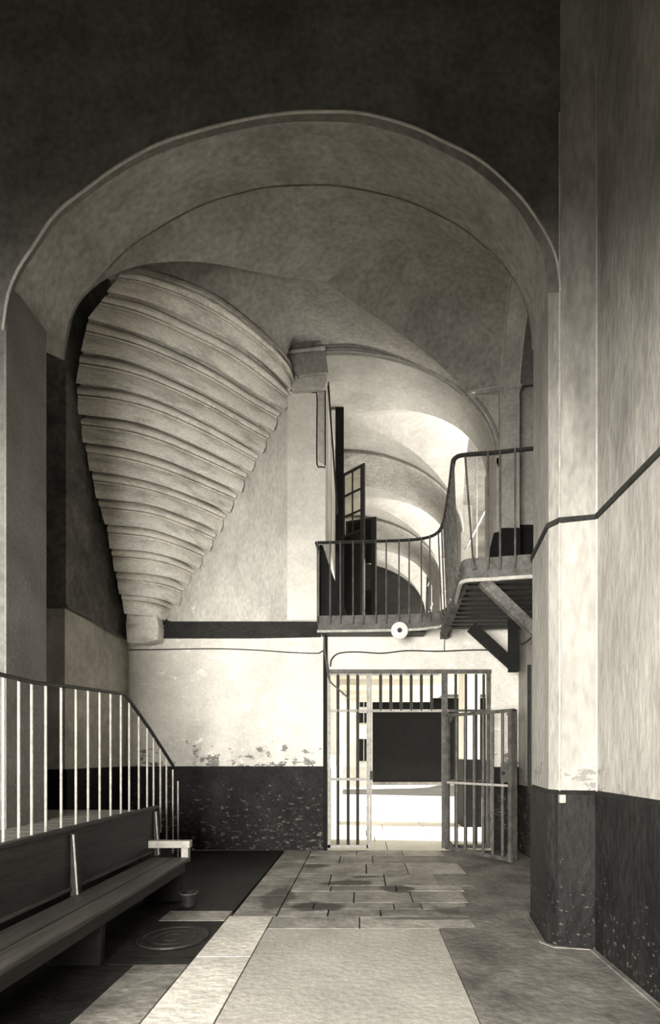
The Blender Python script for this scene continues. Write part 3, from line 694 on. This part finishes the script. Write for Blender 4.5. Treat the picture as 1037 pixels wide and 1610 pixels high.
# ============================================================ PASSAGE BENEATH THE GALLERY
m=MB(); m.box((xg-.2,W+.28,3.5),(2.5,18,3.62)); S(m,'ceiling_passage',M['ceil_white'])
m=MB()
for y in (11.2,13.6,16.0,17.8): m.box((xg,y,3.36),(2.3,y+.18,3.5))
S(m,'trim_20',M['ceil_white'])
m=MB(); m.box((xg-.25,W+.28,0),(xg,16.0,3.5)); S(m,'wall_passage_left',M['white'])
m=MB(); m.box((xg-.2,W+.2,0),(xg+.02,16.0,1.35)); S(m,'baseboard_passage',M['leftlow'])
for i,(y0,y1) in enumerate(((9.38,9.9),(12.0,12.7))):
    m=MB(); m.box((2.25,y0,1.5),(2.6,y1,3.5)); S(m,'wall_passage_pier',M['ceil_white'])
    m=MB(); m.box((2.22,y0-.02,0),(2.63,y1+.02,1.5)); S(m,'baseboard_pier',M['dado_dark'])
# yard buildings
bd=thing('building','dark boarded gate front closing the far side of the bright yard','building',(6,28,0))
m=MB(); m.box((.51,29,0),(12,29.4,4.65)); m.build('boarded_front',M['yardwall'],parent=bd)
m=MB(); m.prism([(.5,28.3,4.65),(13,28.3,4.65),(13,29.4,4.75),(.5,29.4,4.75)],(0,0,.12)); m.build('awning',M['iron_grey'],parent=bd)
m=MB(); m.box((.51,28.85,0),(12,29.0,.15)); m.build('plinth',M['cement_dark'],parent=bd)
m=MB(); m.box((.5,29.5,4.7),(13,30,9)); m.build('upper_wall',M['yardlight'],parent=bd)
b2=thing('building','pale rendered house with dark windows at left beyond the grille','building',(-2,24,0))
m=MB(); m.box((-6,27,0),(.48,27.5,8.5)); m.build('wall',M['yardlight'],parent=b2)
for (x0,x1,z0,z1) in ((-.15,.25,4.0,4.5),(-.2,.3,1.3,2.4),(-.2,.3,3.2,3.7)):
    m=MB(); m.box((x0,26.93,z0),(x1,27.0,z1)); w=m.build('window',M['yardwall'],parent=b2)
    m=MB(); m.box(((x0+x1)/2-.02,26.9,z0),((x0+x1)/2+.02,26.94,z1)); m.build('glazing_bar',M['iron_light'],parent=w)
m=MB(); m.box((-6,26.85,0),(.48,26.99,1.0)); m.build('plinth',M['cement'],parent=b2)

# closing walls of the near hall (behind and beside the viewer)
m=MB(); m.box((-7.1,-3.1,0),(-7,Y1,9.6)); S(m,'wall_left_hall',M['leftlow'])
m=MB(); m.box((-7.1,-3.1,4.4),(4.4,-3.0,9.6)); m.box((-7.1,-3.1,0),(-4.6,-3,4.4)); m.box((-.7,-3.1,0),(4.4,-3,4.4)); S(m,'wall_hall_rear',M['leftlow'])
m=MB(); m.box((3.9,5.4,0),(4.0,9.4,9.6)); m.box((2.5,9.3,0),(4.0,9.38,3.8)); S(m,'wall_right_outer',M['face'])

# ============================================================ LIGHT
def area(name,loc,target,sx,sy,power,color=(1,.95,.86),spread=180):
    l=bpy.data.lights.new(name,'AREA'); l.shape='RECTANGLE'; l.size=sx; l.size_y=sy; l.energy=power; l.color=color; l.spread=math.radians(spread)
    o=bpy.data.objects.new(name,l); col.objects.link(o); o.location=loc
    o.rotation_euler=(Vector(target)-Vector(loc)).to_track_quat('-Z','Y').to_euler(); return o
m=MB(); m.box((-7,-3,3.4),(1.93,1.0,3.6)); S(m,'ceiling_light_block',M['leftlow'])  # unseen slab overhead, added to keep doorway light off the upper arch
area('doorway_daylight',(-2.65,-2.9,1.75),(-.2,9.1,1.75),3.5,3.0,1350,color=(1,.97,.92),spread=150)
area('gallery_daylight',(6.0,14.0,3.2),(.5,14.0,8.2),10,3,420,color=(1,.97,.92))
for (ya,yb) in bays: area('window_fill',(3.1,(ya+yb)/2,5.2),(1.75,(ya+yb)/2,8.4),1.2,1.8,75,color=(1,.97,.92),spread=75)  # added fill lamps outside the windows, aimed up to brighten the vault cells
sun=bpy.data.lights.new('sun','SUN'); sun.energy=9; sun.angle=math.radians(1.5); sun.color=(1,.97,.92)
so=bpy.data.objects.new('sun',sun); col.objects.link(so); so.location=(10,15,12)
so.rotation_euler=Vector((-1,.12,-.62)).to_track_quat('-Z','Y').to_euler()
w=bpy.data.worlds.new('sky'); bpy.context.scene.world=w; w.use_nodes=True
bg=w.node_tree.nodes['Background']; bg.inputs[0].default_value=(1,.95,.84,1); bg.inputs[1].default_value=2.2

# ============================================================ CAMERA
cam=bpy.data.cameras.new('camera'); co=bpy.data.objects.new('camera',cam); col.objects.link(co)
co.location=(0,0,H); co.rotation_euler=(math.pi/2,0,0)
cam.sensor_fit='HORIZONTAL'; cam.sensor_width=36; cam.lens=F*36/1037
cam.shift_x=(518.5-VX)/1037; cam.shift_y=(VY-805)/1037
cam.clip_start=.05
sc=bpy.context.scene; sc.camera=co
sc.view_settings.view_transform='Standard'; sc.view_settings.look='None'; sc.view_settings.gamma=1; sc.view_settings.exposure=.28
try: sc.view_settings.use_curve_mapping=False
except Exception: pass
